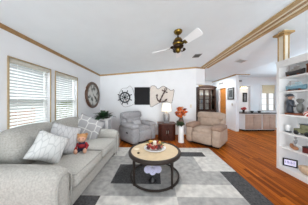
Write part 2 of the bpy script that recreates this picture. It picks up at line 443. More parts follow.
# ------------------------------------------------------------------ rug
def rug():
    xs = [-1.15, -.74, -.70, .1, .3, .9, 1.2, 1.5]; ys = [.7, 1.66, 1.91, 2.28, 2.5, 2.88, 3.13, 3.42]
    bm = NB(); h = .008
    def shade(x, y):
        if -.70 < x < .1 and 1.91 < y < 2.5: return 2
        if x < -.74 and y < 1.66: return 2
        if x > 1.2 and y < 2.28: return 2
        if .1 < x < 1.2 and 2.88 < y < 3.13: return 2
        if x < -.3 and 2.88 < y < 3.13: return 1
        if x > .9 and 2.28 < y < 3.13: return 1
        if y > 3.13: return 1
        if y < 1.66: return 1 if x < .3 else 0
        if 1.66 < y < 1.91: return 3 if x < .3 else 1
        if y > 2.5: return 0 if x < .1 else 3
        return 0
    V = {}
    for i, x in enumerate(xs):
        for j, y in enumerate(ys):
            V[i, j] = (bm.verts.new((x, y, h)), bm.verts.new((x, y, .0005)))
    nx, ny = len(xs)-1, len(ys)-1
    for i in range(nx):
        for j in range(ny):
            mi = shade((xs[i]+xs[i+1])/2, (ys[j]+ys[j+1])/2)
            q = [V[i, j], V[i+1, j], V[i+1, j+1], V[i, j+1]]
            f = bm.faces.new([v[0] for v in q]); f.material_index = mi
            bm.faces.new([v[1] for v in q][::-1]).material_index = mi
    for i in range(nx):
        for j, fl in ((0, 1), (ny, 0)):
            bm.faces.new([V[i, j][0], V[i, j][1], V[i+1, j][1], V[i+1, j][0]])
    for j in range(ny):
        for i in (0, nx):
            bm.faces.new([V[i, j][0], V[i, j+1][0], V[i, j+1][1], V[i, j][1]])
    bmesh.ops.recalc_face_normals(bm, faces=bm.faces[:])
    ms = [mat('rug_silver', (184, 182, 180), .98, .12, 11, .6, 140, c2=(148, 148, 147)),
          mat('rug_pale', (222, 220, 215), .98, .1, 11, .6, 140, c2=(190, 188, 185)),
          mat('rug_charcoal', (88, 88, 90), .98, .3, 40, .6, 140, c2=(52, 52, 54)),
          mat('rug_grey', (184, 183, 181), .98, .12, 11, .6, 140, c2=(146, 146, 145))]
    o = link('area_rug', bm, ms); o.rotation_euler = (0, 0, R(-1.2))
    tag(o, 'large patchwork area rug of silver and charcoal grey blocks', 'rug')
rug()

# ------------------------------------------------------------------ sofa
t = thing('sofa', 'long light grey tweed sofa below the two blinded windows', 'sofa', (-1.45, 2.12, 0), R(-1.9))
bm = NB(); add_box(bm, -.48, .53, -.74, .74, .06, .30, bev=.02); link('frame', bm, sofa_m, t)
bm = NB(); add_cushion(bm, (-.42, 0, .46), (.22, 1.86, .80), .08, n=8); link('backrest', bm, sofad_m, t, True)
for s in (-1, 1):
    bm = NB()
    add_cushion(bm, (.045, s*.86, .325), (1.09, .25, .58), .10, (.01, .01, .02), n=8)
    o = link('armrest', bm, sofa_m, t, True)
    bm = NB()
    arc = [(.592, s*.86-.09, .05), (.594, s*.86-.095, .43)]+[(.596, s*.86+.095*math.cos(PI-k*PI/8), .46+.10*math.sin(k*PI/8)) for k in range(9)]+[(.594, s*.86+.095, .43), (.592, s*.86+.09, .05)]
    add_tube(bm, arc, .007, 6); link('piping', bm, sofad_m, o, True)
for s in (-1, 1):
    bm = NB(); add_cushion(bm, (.155, s*.362, .385), (.90, .716, .17), .045, (0.015, 0, .022), n=8); o = link('seat_cushion', bm, sofa_m, t, True)
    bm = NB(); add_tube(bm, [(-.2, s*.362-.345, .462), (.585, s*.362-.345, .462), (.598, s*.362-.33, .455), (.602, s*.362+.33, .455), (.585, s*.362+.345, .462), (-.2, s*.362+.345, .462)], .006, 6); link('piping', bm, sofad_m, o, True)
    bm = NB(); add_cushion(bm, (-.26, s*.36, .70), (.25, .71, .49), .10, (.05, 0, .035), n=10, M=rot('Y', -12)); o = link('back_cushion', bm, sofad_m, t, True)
for sx in (-.4, .48):
    for sy in (-.9, .9): link('foot', bx(sx-.03, sx+.03, sy-.03, sy+.03, .009 if sx > 0 else .001, .07), wood_exp, t)

def pillow(name, lab, loc, nrm, roll, wd, ht, th, m, cat='pillow', group=None):
    o = link(name, pillow_bm(wd, ht, th), m, None, True)
    q = Vector(nrm).to_track_quat('Z', 'Y')
    o.rotation_mode = 'QUATERNION'; o.rotation_quaternion = q @ Euler((0, 0, R(roll))).to_quaternion()
    o.location = loc
    return tag(o, lab, cat, group)
pillow('throw_pillow', 'pale leaf print throw pillow propped nearest the front sofa arm', (-1.37, 1.63, .69), (.80, -.42, .42), -34, .38, .37, .18, leaf_print, group='throw pillows on the sofa')
pillow('throw_pillow', 'greyer leaf print throw pillow between the pale pillow and the toy doll', (-1.37, 1.90, .715), (.80, -.50, .32), -24, .42, .44, .19, leaf_print2, group='throw pillows on the sofa')
pillow('throw_pillow', 'grey throw pillow with white outlined round medallions leaning on far sofa arm', (-1.40, 2.68, .715), (.55, -.74, .36), -30, .54, .50, .17, medal_m, group='throw pillows on the sofa')

# plush doll
t = thing('plush_doll', 'small plush doll in red and navy clothes seated on the sofa', 'toy', (-1.17, 2.04, .478), R(20)); t.scale = (.88, .88, .88)
fur_m = mat('tan_plush', (178, 132, 90), .95, .2, 40, .5, 60); skin_m = mat('peach_plush', (200, 154, 130), .9, .06, 20)
navy_m = mat('navy_cloth', (34, 36, 62), .9, .2, 30); red_m = mat('red_cloth', (142, 30, 38), .9, .2, 30)
bm = NB(); add_ball(bm, (0, 0, .09), .075, .065, .095); link('torso', bm, navy_m, t, True)
bm = NB(); add_ball(bm, (0, -.012, .10), .068, .064, .055); link('vest', bm, red_m, t, True)
bm = NB(); add_ball(bm, (0, -.01, .235), .078, .072, .075); add_ball(bm, (0, -.075, .22), .022, .02, .018)
hd = link('head', bm, skin_m, t, True)
bm = NB(); add_ball(bm, (0, .008, .258), .088, .08, .066)
for s in (-1, 1): add_ball(bm, (s*.072, .01, .30), .03, .018, .03)
link('hair', bm, fur_m, hd, True)
for s in (-1, 1):
    bm = NB(); add_ball(bm, (s*.03, -.074, .245), .009); link('eye', bm, black_m, hd, True)
    bm = NB(); add_tube(bm, [(s*.06, 0, .14), (s*.10, -.04, .10), (s*.085, -.085, .075)], .028, 8, .022); add_ball(bm, (s*.082, -.095, .072), .026); link('arm', bm, red_m, t, True)
    bm = NB(); add_tube(bm, [(s*.035, -.02, .035), (s*.06, -.10, .034), (s*.07, -.15, .036)], .033, 8, .028)
    lg = link('leg', bm, navy_m, t, True)
    bm = NB(); add_ball(bm, (s*.072, -.165, .05), .032, .028, .045); link('foot', bm, skin_m, lg, True)

# ------------------------------------------------------------------ planter
t = thing('potted_plant', 'dark green leafy plant in tall white square planter beside the far sofa arm', 'plant', (-1.47, 3.72, 0))
bm = NB(); add_box(bm, -.17, .17, -.17, .17, 0, .80, bev=.01)
o = link('planter', bm, white_m, t)
bm = NB(); add_box(bm, -.115, .115, -.178, -.17, .06, .74, bev=.003, seg=1); add_box(bm, .17, .178, -.115, .115, .06, .74, bev=.003, seg=1)
link('planter_panel', bm, mat('grey_panel', (176, 178, 184), .5, .03, 10), o)
bm = NB(); add_box(bm, -.155, .155, -.155, .155, .80, .815); link('soil', bm, mat('soil', (52, 40, 30), .95, .4, 40), t)
pl_m = mat('dark_leaf', (52, 84, 50), .45, .4, 10, c2=(28, 48, 34))
bm = NB()
for k in range(44):
    a = k*2.4+random.uniform(-.2, .2); e = random.uniform(.15, 1.25)
    add_leaf(bm, (.05*math.cos(a), .05*math.sin(a), .81), (math.cos(a)*math.cos(e), math.sin(a)*math.cos(e), math.sin(e)), random.uniform(.28, .44), .10, .42)
link('foliage', bm, pl_m, t, True)

# ------------------------------------------------------------------ recliners
def recliner(name, lab, loc, rz, W, m, pad, lever, group):
    t = thing(name, lab, 'recliner', loc, rz, group)
    aw = .22; h = W/2; iw = W-2*aw
    link('base', bx(-h+.06, h-.06, -.30, .34, .009, .07), black_m, t)
    bm = NB(); add_cushion(bm, (0, .02, .20), (W-.08, .76, .26), .05, n=5); link('frame', bm, m, t, True)
    for s in (-1, 1):
        bm = NB(); add_cushion(bm, (s*(h-aw/2), -.02, .295), (aw, .84, .48), .07, (.012, .02, 0), n=7)
        o = link('armrest', bm, m, t, True)
        bm = NB(); add_cushion(bm, (s*(h-aw/2), -.08, .55), (aw+.05, .68, .13), .05, (0, .02, .02), n=7)
        link('arm_pad', bm, pad, o, True)
        if lever and s < 0:
            bm = NB(); add_cushion(bm, (-h-.012, -.12, .36), (.03, .10, .05), .014, n=3); add_tube(bm, [(-h-.02, -.12, .36), (-h-.035, -.17, .38)], .012, 6)
            link('lever', bm, black_m, o, True)
    bm = NB(); add_cushion(bm, (0, -.41, .25), (iw+.02, .10, .32), .045, (0, .03, 0), n=7); link('footrest', bm, m, t, True)
    bm = NB(); add_cushion(bm, (0, -.10, .43), (iw+.03, .60, .16), .06, (0, .02, .035), n=7); link('seat_cushion', bm, m, t, True)
    bk = bpy.data.objects.new('backrest', None)
    bm = NB(); add_cushion(bm, (0, .33, .62), (W-.12, .16, .64), .07, (0, .02, 0), n=8, M=rot('X', -12)); bk = link('backrest', bm, m, t, True)
    bm = NB(); add_cushion(bm, (0, .20, .62), (iw+.06, .15, .30), .065, (0, .035, 0), n=7, M=rot('X', -12)); link('lumbar_cushion', bm, m, bk, True)
    bm = NB(); add_cushion(bm, (0, .285, .83), (W-.16, .19, .24), .075, (0, .03, .01), n=7, M=rot('X', -12)); link('head_cushion', bm, m, bk, True)
    return t
recliner('recliner', 'grey upholstered recliner with side lever, angled in the back corner', (-.50, 4.08, 0), R(45), .93, grey_m, grey_m, True, None)
recliner('recliner', 'taupe brown recliner beside the white flower pedestal', (1.72, 3.83, 0), R(-45), .99, tan_m, tand_m, False, None)
pillow('lumbar_pillow', 'small pale grey cushion lying on the grey recliner', (-.50, 4.06, .60), (.62, -.62, .5), 0, .34, .17, .10, mat('pale_cushion', (172, 172, 176), .9, .06, 20), 'cushion')

# ------------------------------------------------------------------ coffee table
t = thing('coffee_table', 'round coffee table with beige top and dark legs on the rug', 'table', (.045, 2.13, 0.008))
beige_m = mat('beige_laminate', (200, 180, 148), .4, .08, 14)
bm = NB(); add_lathe(bm, [(.0, .435), (.405, .435), (.405, .449), (0, .449)], 48, cap=False); link('tabletop', bm, beige_m, t)
bm = NB(); add_lathe(bm, [(.40, .395), (.425, .392), (.447, .405), (.45, .44), (.44, .457), (.41, .457), (.402, .449), (.40, .395)], 48, cap=False); link('rim', bm, wood_exp, t, True)
bm = NB(); add_lathe(bm, [(.398, .02), (.424, .02), (.424, .04), (.398, .04), (.398, .02)], 48, cap=False); link('lower_ring', bm, wood_exp, t)
for k in range(4):
    a = R(38+90*k); c, s = math.cos(a), math.sin(a)
    bm = NB(); add_tube(bm, [(c*.41, s*.41, .40), (c*.41, s*.41, .2), (c*.41, s*.41, 0)], .023, 8, .014); link('leg', bm, wood_exp, t, True)
# fruit and flower centrepiece
t = thing('centerpiece', 'wreath of red and yellow fruit round a white candle on the coffee table', 'centerpiece', (.05, 2.18, .458)); t.scale = (1.15, 1.15, 1.15)
bm = NB(); add_lathe(bm, [(.0, .0), (.12, .0), (.165, .012), (.172, .018), (.165, .02), (.12, .01), (0, .008)], 32, cap=False); link('plate', bm, white_m, t, True)
fr = {'red': mat('red_fruit', (140, 36, 32), .45, .25, 20), 'yel': mat('yellow_fruit', (206, 164, 82), .5, .2, 20), 'grn': mat('olive_leaf', (90, 92, 44), .6, .3, 20), 'pink': mat('pink_bloom', (190, 120, 110), .7, .2, 20), 'plum': mat('plum_fruit', (74, 30, 36), .45, .2, 20)}
for nm, kk in (('red', 22), ('yel', 10), ('pink', 9), ('plum', 10)):
    for k in range(kk):
        a = random.uniform(0, 2*PI); rr = random.uniform(.07, .13)
        bm = NB(); q = random.uniform(.018, .028); add_ball(bm, (0, 0, 0), q, q, q*.95, 8)
        o = link('fruit', bm, fr[nm], t, True); o.location = (rr*math.cos(a), rr*math.sin(a), .035+random.uniform(0, .05)*(1.2-abs(rr-.1)/.04))
bm = NB()
for k in range(40):
    a = random.uniform(0, 2*PI); add_leaf(bm, (.1*math.cos(a), .1*math.sin(a), .035+random.uniform(0, .05)), (math.cos(a+random.uniform(-1, 1)), math.sin(a+random.uniform(-1, 1)), random.uniform(0, .8)), .06, .03, .3, 4)
link('leaves', bm, fr['grn'], t, True)
bm = NB(); add_lathe(bm, [(.026, .01), (.026, .115), (.02, .12), (.0, .12)], 16); link('candle', bm, mat('candle_wax', (236, 230, 214), .6, .02, 10), t, True)
# coaster and small token
bm = NB(); add_lathe(bm, [(0, 0), (.045, 0), (.045, .005), (0, .005)], 24, cap=False)
o = tag(link('coaster', bm, mat('cork_white', (224, 214, 194), .6, .04, 20)), 'thin pale round coaster on the left of the table top', 'coaster'); o.location = (-.27, 2.16, .4572)
bm = NB(); add_lathe(bm, [(0, 0), (.018, 0), (.022, .012), (.012, .02), (0, .02)], 16, cap=False)
o = tag(link('trinket', bm, brassd_m, None, True), 'tiny dark trinket near the front left edge of the table top', 'ornament'); o.location = (-.22, 1.98, .4572)
# flowers under the table
t = thing('flower_vase', 'lilac white blossoms in a dark vase under the coffee table', 'flowers', (.01, 1.98, .008))
bm = NB(); add_lathe(bm, [(0, 0), (.06, 0), (.065, .02), (.03, .05), (.025, .09), (.045, .12), (.04, .12), (0, .09)], 20, cap=False); link('vase', bm, black_m, t, True)
hy = mat('lilac_petal', (214, 214, 238), .7, .1, 30, .4, 40)
for (x, y, z, r_) in ((-.08, 0, .19, .058), (.0, -.02, .17, .055), (.085, 0, .195, .06), (.04, .05, .20, .055), (-.04, .05, .20, .055)):
    bm = NB()
    for k in range(60):
        e = 1-2*(k+.5)/60; a = k*2.4; q = math.sqrt(1-e*e)
        add_ball(bm, (x+r_*.85*q*math.cos(a), y+r_*.85*q*math.sin(a), z+r_*.8*e), .014, .014, .010, 6)
    link('blossom', bm, hy, t, True)
bm = NB(); add_ball(bm, (-.01, 0, .275), .022, .022, .035); link('bud', bm, mat('cream_bud', (236, 238, 228), .6, .04, 20), t, True)
bm = NB()
for a in range(5): add_tube(bm, [(0, 0, .09), (.05*math.cos(a*1.26), .05*math.sin(a*1.26), .18)], .004, 5)
add_tube(bm, [(0, 0, .09), (-.01, 0, .26)], .004, 5)
link('stem', bm, fr['grn'], t)

# ------------------------------------------------------------------ side cabinet, lamp
t = thing('side_cabinet', 'dark mahogany side cabinet with two doors under the table lamp', 'cabinet', (.50, 4.22, 0))
def octo(w_, d_, c_): return [(-w_, d_), (w_, d_), (w_, -d_+c_), (w_-c_*1.2, -d_), (-w_+c_*1.2, -d_), (-w_, -d_+c_)]
bm = NB(); add_prism(bm, octo(.285, .21, .08), .06, .535, 'z'); body = link('body', bm, wood_dark, t)
bm = NB(); add_prism(bm, octo(.275, .20, .08), 0, .06, 'z'); link('plinth', bm, wood_dark, t)
bm = NB(); add_prism(bm, octo(.315, .235, .085), .535, .565, 'z'); link('top', bm, mat('mahogany_top', (84, 48, 36), .35, .3, 16, spec=.25), t)
for s in (-1, 1):
    bm = NB(); add_box(bm, min(s*.008, s*.175), max(s*.008, s*.175), -.224, -.21, .09, .51, bev=.005, seg=1); add_box(bm, min(s*.035, s*.15), max(s*.035, s*.15), -.232, -.222, .13, .48, bev=.006, seg=1)
    d = link('door', bm, wood_dark, t)
    bm = NB(); add_tube(bm, [(s*.028, -.226, .34), (s*.028, -.242, .33), (s*.028, -.242, .25), (s*.028, -.226, .24)], .007, 6); link('handle', bm, mat('pewter', (196, 190, 180), .35, .1, 20, metal=.6), d, True)
t = thing('table_lamp', 'lit table lamp with white shade on the mahogany cabinet', 'lamp', (.50, 4.22, .566)); t.scale = (.95, .95, 1.12)
bm = NB(); add_box(bm, -.10, .10, -.075, .075, 0, .03, bev=.008)
add_lathe(bm, [(.09, .03), (.112, .08), (.118, .17), (.11, .26), (.07, .31), (.03, .33)], 20)
link('base', bm, mat('etched_pewter', (150, 150, 152), .45, .3, 28, .4, 30, metal=.4), t, True)
bm = NB(); add_tube(bm, [(0, 0, .33), (0, 0, .40)], .012, 8); link('neck', bm, brass_m, t)
shm = bpy.data.materials.new('lamp_shade_fabric'); shm.use_nodes = True
nt = shm.node_tree; b = nt.nodes['Principled BSDF']; b.inputs['Base Color'].default_value = lin((246, 234, 214)); b.inputs['Roughness'].default_value = .9
b.inputs['Emission Color'].default_value = (1, .88, .70, 1); b.inputs['Emission Strength'].default_value = .6
bm = NB(); add_lathe(bm, [(.185, .36), (.135, .60), (.132, .60), (.182, .36)], 28, cap=False); link('lamp_shade', bm, shm, t, True)
bm = NB(); add_ball(bm, (0, 0, .46), .035); link('bulb', bm, mat('warm_bulb', (255, 226, 180), .5, emit=4), t, True)
d = bpy.data.lights.new('lamp_glow', 'POINT'); d.energy = 1.6; d.color = (1, .82, .6); d.shadow_soft_size = .05
o = bpy.data.objects.new('lamp_glow', d); col.objects.link(o); o.location = (.50, 4.22, 1.1)

# pedestal + autumn flowers
bm = NB(); add_lathe(bm, [(.094, 0), (.094, .03), (.088, .035), (.088, .50), (.094, .505), (.094, .535)], 28)
o = tag(link('pedestal', bm, white_m), 'white round pedestal carrying the autumn flowers', 'pedestal'); o.location = (.925, 3.90, 0)
t = thing('flower_arrangement', 'orange and rust autumn flowers in a brown vase on the white pedestal', 'flowers', (.93, 3.90, .536))
bm = NB(); add_lathe(bm, [(0, 0), (.06, 0), (.085, .06), (.09, .14), (.06, .22), (.05, .25), (.065, .27), (.055, .27), (0, .24)], 22, cap=False); link('vase', bm, mat('brown_glaze', (84, 56, 40), .35, .3, 18), t, True)
bm = NB()
for k in range(110):
    a = random.uniform(.55, 2*PI-1.3); z = random.uniform(.0, .12)
    add_leaf(bm, (.06*math.cos(a), .06*math.sin(a), z+.02), (math.cos(a), math.sin(a), random.uniform(.0, .5)), random.uniform(.09, .13), .055, .5, 4)
link('leaves', bm, mat('dull_green_leaf', (62, 78, 46), .6, .4, 14, c2=(38, 46, 34)), t, True)
for nm, c, kk in (('orange', (220, 112, 44), 34), ('rust', (132, 44, 28), 17), ('peach', (226, 176, 132), 12)):
    mm = mat(nm+'_petal', c, .7, .25, 30)
    for k in range(kk):
        a = random.uniform(0, 2*PI); e = random.uniform(-1, 1); rr = .18*math.sqrt(max(.05, 1-e*e*.8))*random.uniform(.6, 1.05)
        c0 = Vector((rr*math.cos(a), rr*math.sin(a), .41+.15*e)); bm = NB()
        for ring, (n_, L_) in enumerate(((8, .075), (6, .055))):
            for j in range(n_):
                b_ = 2*PI*j/n_+ring*.3
                add_leaf(bm, (0, 0, 0), (math.cos(b_)*1.0, math.sin(b_)-.5, .4+ring*.5), L_, .045, .1, 3)
        add_ball(bm, (0, -.01, .01), .03, n=8)
        o = link('blossom', bm, mm, t, True); o.location = c0

# ------------------------------------------------------------------ wall things
# television
t = thing('television', 'dark flat screen on the back wall between the wheel and the anchor', 'tv', (-.385, YB, 1.515))
link('housing', bx(-.30, .30, -.05, -.001, -.345, .345, bev=.008), black_m, t)
link('screen', bx(-.28, .28, -.053, -.05, -.325, .325), mat('dark_screen', (26, 25, 28), .55, .1, 4, spec=.15), t)
# ship wheel
t = thing('ship_wheel', 'dark ship steering wheel decoration on the back wall above the grey recliner', 'wall decoration', (-1.065, YB, 1.46))
iron_m = mat('blackened_iron', (40, 42, 46), .5, .2, 30)
bm = NB(); add_tube(bm, circ(0, 0, .19, .19, 32, -.03), .027, 8, cap=False); link('rim', bm, iron_m, t, True)
bm = NB(); add_tube(bm, circ(0, 0, .105, .105, 24, -.03), .009, 6, cap=False); link('inner_ring', bm, iron_m, t, True)
bm = NB(); add_tube(bm, [(0, -.055, 0), (0, -.002, 0)], .045, 14); link('hub', bm, iron_m, t, True)
for k in range(8):
    a = PI/8+k*PI/4; c, s = math.cos(a), math.sin(a)
    bm = NB(); add_tube(bm, [(.03*c, -.03, .03*s), (.20*c, -.03, .20*s)], .012, 6); add_tube(bm, [(.20*c, -.03, .2*s), (.24*c, -.03, .24*s), (.295*c, -.03, .295*s)], .013, 8, .02)
    link('spoke', bm, iron_m, t, True)
# wire net outlines behind the wheel
rope_m = mat('grey_rope', (150, 148, 146), .8, .2, 40); net_m = mat('net_cord', (196, 194, 190), .8, .1, 40)
def wallpoly(px): return [((x-152)/122*YB, (101.5-y)/122*YB+1.3) for x, y in px]
def net(name, lab, px, y, mrope, fill=None):
    P = wallpoly(px); cx = sum(p[0] for p in P)/len(P); cz = sum(p[1] for p in P)/len(P)
    t = thing(name, lab, 'wall decoration', (cx, YB, cz))
    Q = [(a-cx, b-cz) for a, b in P]
    pts = []
    n = len(Q)
    for i in range(n):            # Catmull-Rom round the outline
        p0, p1, p2, p3 = [Vector(Q[(i+d) % n]) for d in (-1, 0, 1, 2)]
        for s in range(5):
            u = s/5
            v = .5*((2*p1)+(p2-p0)*u+(2*p0-5*p1+4*p2-p3)*u*u+(3*p1-p0-3*p2+p3)*u**3)
            pts.append((v.x, y, v.y))
    bm = NB(); add_tube(bm, pts+[pts[0]], .008, 6, cap=False); link('border_rope', bm, mrope, t, True)
    if fill:
        bm = NB(); add_prism(bm, [(p[0], p[2]) for p in pts], y-.004, y+.006); link('cloth', bm, fill, t)
    return t
net('wire_hanging', 'thin grey wire outline hanging behind the ship wheel', [(120, 92), (122.5, 88.5), (127, 88), (130.4, 86), (133.8, 92), (134.3, 103), (128, 106.4), (123, 106), (118.8, 98)], -.012, rope_m)
cloth_m = mat('sand_net_cloth', (224, 215, 207), .85, .05, 12)
net('net_hanging', 'sand coloured net cloth with dark edge hanging behind the anchor', [(150.6, 87), (155, 86), (158, 89), (163, 86.2), (167, 88), (171, 90.5), (174, 90), (173, 97), (171.5, 103), (166, 101.5), (160, 102.5), (156, 104.5), (150.5, 106.5), (149.8, 96)], -.012, brassd_m, cloth_m)
# anchor
ac = Vector(((162.5-152)/122*YB, 0, (101.5-95.5)/122*YB+1.3))
t = thing('anchor', 'dark brown tilted anchor decoration on the back wall above the lamp', 'wall decoration', (ac.x, YB, ac.z))
rust_m = mat('rusty_iron', (72, 44, 38), .7, .3, 24)
Ma = Matrix.Rotation(R(26), 3, 'Y')
def AP(x, z, y=-.045): return tuple(Ma @ Vector((x, y, z)))
bm = NB(); add_tube(bm, [AP(0, .23), AP(0, 0), AP(0, -.27)], .02, 8, .027); link('shank', bm, rust_m, t, True)
bm = NB(); add_tube(bm, [AP(-.10, .18), AP(.10, .18)], .018, 8); add_ball(bm, AP(-.10, .18), .025, n=8); add_ball(bm, AP(.10, .18), .025, n=8); link('stock', bm, rust_m, t, True)
bm = NB(); add_tube(bm, [AP(.045*math.cos(k*PI/8), .275+.045*math.sin(k*PI/8)) for k in range(17)], .011, 6, cap=False); link('ring', bm, rust_m, t, True)
bm = NB()
for s in (-1, 1):
    add_tube(bm, [AP(0, -.27), AP(s*.09, -.245), AP(s*.16, -.18), AP(s*.20, -.09)], .027, 8, .018)
    add_prism_pts = [AP(s*.215, -.03), AP(s*.15, -.105), AP(s*.245, -.125)]
    vs = [bm.verts.new(p) for p in add_prism_pts]+[bm.verts.new((p[0], p[1]+.025, p[2])) for p in add_prism_pts]
    bm.faces.new(vs[:3]); bm.faces.new(vs[3:][::-1])
    for i in range(3): bm.faces.new((vs[i], vs[3+i], vs[3+(i+1) % 3], vs[(i+1) % 3]))
bmesh.ops.recalc_face_normals(bm, faces=bm.faces[:]); link('fluke', bm, rust_m, t)
bm = NB(); add_tube(bm, [AP(.0, .28, -.07), AP(.05, .12, -.07), AP(-.05, -.05, -.075), AP(.06, -.2, -.075), AP(.17, -.10, -.07)], .008, 6); link('rope', bm, net_m, t, True)
# light switch
t = thing('light_switch', 'small beige switch plate on the back wall above the autumn flowers', 'switch', (1.53, YB, 1.12))
link('plate', bx(-.035, .035, -.008, 0, -.06, .06, bev=.003, seg=1), mat('beige_plate', (226, 216, 196), .4, .01, 8), t)
link('toggle', bx(-.008, .008, -.018, -.008, -.015, .015), white_m, t)
# oval frame on left wall
t = thing('oval_wall_frame', 'oval wooden frame with grey print hanging on the left wall', 'picture', (WX, 4.18, 1.52))
def oval(rx, rz, n=40): return [(rx*math.cos(2*PI*k/n), rz*math.sin(2*PI*k/n)) for k in range(n)]
bm = NB(); P = [(.03, a, b) for a, b in oval(.43, .405)]; add_tube(bm, P+[P[0]], .042, 8, cap=False); link('frame', bm, mat('walnut_frame', (96, 70, 54), .4, .35, 14), t, True)
bm = NB(); P = [(.05, a, b) for a, b in oval(.385, .36)]; add_tube(bm, P+[P[0]], .012, 6, cap=False); link('inner_bead', bm, mat('pewter_bead', (120, 116, 110), .4, .2, 20), t, True)
def print_mat():
    m = bpy.data.materials.new('grey_print'); m.use_nodes = True; nt = m.node_tree; L = nt.links.new; b = nt.nodes['Principled BSDF']
    tc = nt.nodes.new('ShaderNodeTexCoord'); n = nt.nodes.new('ShaderNodeTexNoise'); n.inputs['Scale'].default_value = 7; n.inputs['Detail'].default_value = 5
    L(tc.outputs['Object'], n.inputs['Vector'])
    r = nt.nodes.new('ShaderNodeValToRGB'); r.color_ramp.elements[0].position = .38; r.color_ramp.elements[0].color = lin((86, 88, 84)); r.color_ramp.elements[1].position = .52; r.color_ramp.elements[1].color = lin((204, 204, 198))
    L(n.outputs['Fac'], r.inputs['Fac']); L(r.outputs['Color'], b.inputs['Base Color']); b.inputs['Roughness'].default_value = .25
    return m
bm = NB(); add_prism(bm, oval(.40, .375), .002, .03, 'x'); link('print', bm, print_mat(), t)
# ceiling vents
def vent(lab, x, y, wx, wy, cz, tilt, dark=True):
    t = thing('ceiling_vent', lab, 'vent', (x, y, cz)); t.rotation_euler = (0, tilt, 0)
    link('backing', bx(-wx/2+.01, wx/2-.01, -wy/2+.01, wy/2-.01, -.006, -.001), mat('vent_dark', (60, 58, 56), .6, .1, 20) if dark else mat('vent_mid', (150, 149, 148), .6, .1, 20), t)
    bm = NB()
    for a in ((-wx/2, wx/2, -wy/2, -wy/2+.02), (-wx/2, wx/2, wy/2-.02, wy/2), (-wx/2, -wx/2+.02, -wy/2, wy/2), (wx/2-.02, wx/2, -wy/2, wy/2)): add_box(bm, *a, -.012, -.001)
    link('frame', bm, mat('vent_grey', (140, 138, 134), .5, .05, 20) if dark else mat('vent_white', (222, 222, 222), .5, .05, 20), t)
    bm = NB()
    for k in range(5): y0 = -wy/2+.03+k*(wy-.06)/5; add_box(bm, -wx/2+.02, wx/2-.02, y0, y0+.012, -.011, -.006)
    link('slat', bm, mat('vent_slat', (96, 92, 88), .5, .05, 20) if dark else mat('vent_pale', (196, 195, 194), .5, .05, 20), t)
vent('dark ceiling vent between the fan and the ridge trim', 1.30, 3.53, .20, .26, zc(1.30), -math.atan((HR-HS)/(BX0-WX)))
vent('pale ceiling vent beyond the ridge trim on the right', 2.86, 3.92, .24, .26, zc(2.86), math.atan((HR-HK)/(HX-BX1)), False)
def grille(lab, loc, rz, wd, ht):
    t = thing('wall_vent', lab, 'vent', loc, rz)
    link('plate', bx(-wd/2, wd/2, -.012, 0, -ht/2, ht/2, bev=.003, seg=1), mat('vent_plate', (196, 194, 192), .5, .03, 20), t)
    bm = NB()
    for k in range(4): z0 = -ht/2+.02+k*(ht-.04)/4; add_box(bm, -wd/2+.02, wd/2-.02, -.018, -.012, z0, z0+.014)
    link('slat', bm, mat('grille_slat', (130, 126, 122), .5, .05, 20), t)  # slats are a darker grey than the plate
grille('grey wall vent above the honey oak hallway door', (HX, 6.42, 2.25), -PI/2, .42, .12)
grille('small grey vent high on the kitchen wall above the opening', (4.36, KY, 2.32), 0, .2, .11)
# hallway picture + thermostat
t = thing('framed_picture', 'small dark framed picture on the white hallway wall', 'picture', (HX, 5.64, 1.66))
bm = NB()
for a in ((-.22, .22, .23, .27), (-.22, .22, -.27, -.23), (-.22, -.18, -.23, .23), (.18, .22, -.23, .23)): add_box(bm, -.025, -.001, *a)
link('frame', bm, black_m, t)
link('mat_board', bx(-.012, -.001, -.18, .18, -.23, .23), mat('grey_mount', (150, 152, 152), .7, .05, 10), t)
link('print', bx(-.014, -.012, -.12, .12, -.16, .16), mat('dark_print', (74, 78, 80), .5, .5, 9), t)
link('thermostat', bx(HX-.025, HX-.001, 5.50, 5.58, 1.12, 1.22, bev=.004, seg=1), mat('beige_plastic', (206, 200, 188), .5, .02, 10))
tag(bpy.data.objects['thermostat'], 'little beige thermostat below the hallway picture', 'thermostat')

# ------------------------------------------------------------------ ceiling fan
FX, FY = .465, 2.18; FZ = 2.285
t = thing('ceiling_fan', 'brass ceiling fan with white blades hanging over the room', 'fan', (FX, FY, FZ))
dz = zc(FX)-FZ
bm = NB(); add_lathe(bm, [(.075, dz+.01), (.075, dz-.02), (.05, dz-.05), (.02, dz-.06)], 20); link('canopy', bm, brass_m, t, True)
bm = NB(); add_tube(bm, [(0, 0, dz-.05), (0, 0, .09)], .014, 10); link('downrod', bm, brassd_m, t, True)
bm = NB(); add_lathe(bm, [(.03, .15), (.06, .135), (.085, .09), (.09, .04), (.075, .01)], 24); hs = link('motor_housing', bm, brass_m, t, True)
bm = NB(); add_lathe(bm, [(.09, .08), (.096, .065), (.096, .05), (.09, .04)], 24, cap=False); link('band', bm, brassd_m, hs, True)
bm = NB(); add_lathe(bm, [(.09, .012), (.095, -.02), (.06, -.04)], 20); link('flywheel', bm, brassd_m, t, True)
fanw_m = mat('fan_blade_white', (247, 248, 250), .35, .01, 6)
for k, ang in enumerate((76, 148, 294)):
    Mb = Matrix.Rotation(R(ang), 4, 'Z') @ Matrix.Rotation(R(-30), 4, 'X')
    bm = NB(); pts = [(.17, -.04), (.20, -.05), (.50, -.064), (.522, -.055), (.53, -.03), (.53, .03), (.522, .055), (.50, .064), (.20, .05), (.17, .04)]
    add_prism(bm, pts, -.004, .004, 'z')
    for v in bm.verts: v.co = Mb @ v.co
    bl = link('blade', bm, fanw_m, t)
    bm = NB(); add_box(bm,   .08, .22, -.014, .014, -.012, -.004, bev=.003, seg=1); add_box(bm, .17, .23, -.035, .035, -.010, -.004, bev=.003, seg=1)
    for v in bm.verts: v.co = Mb @ v.co
    link('blade_iron', bm, brass_m, bl)
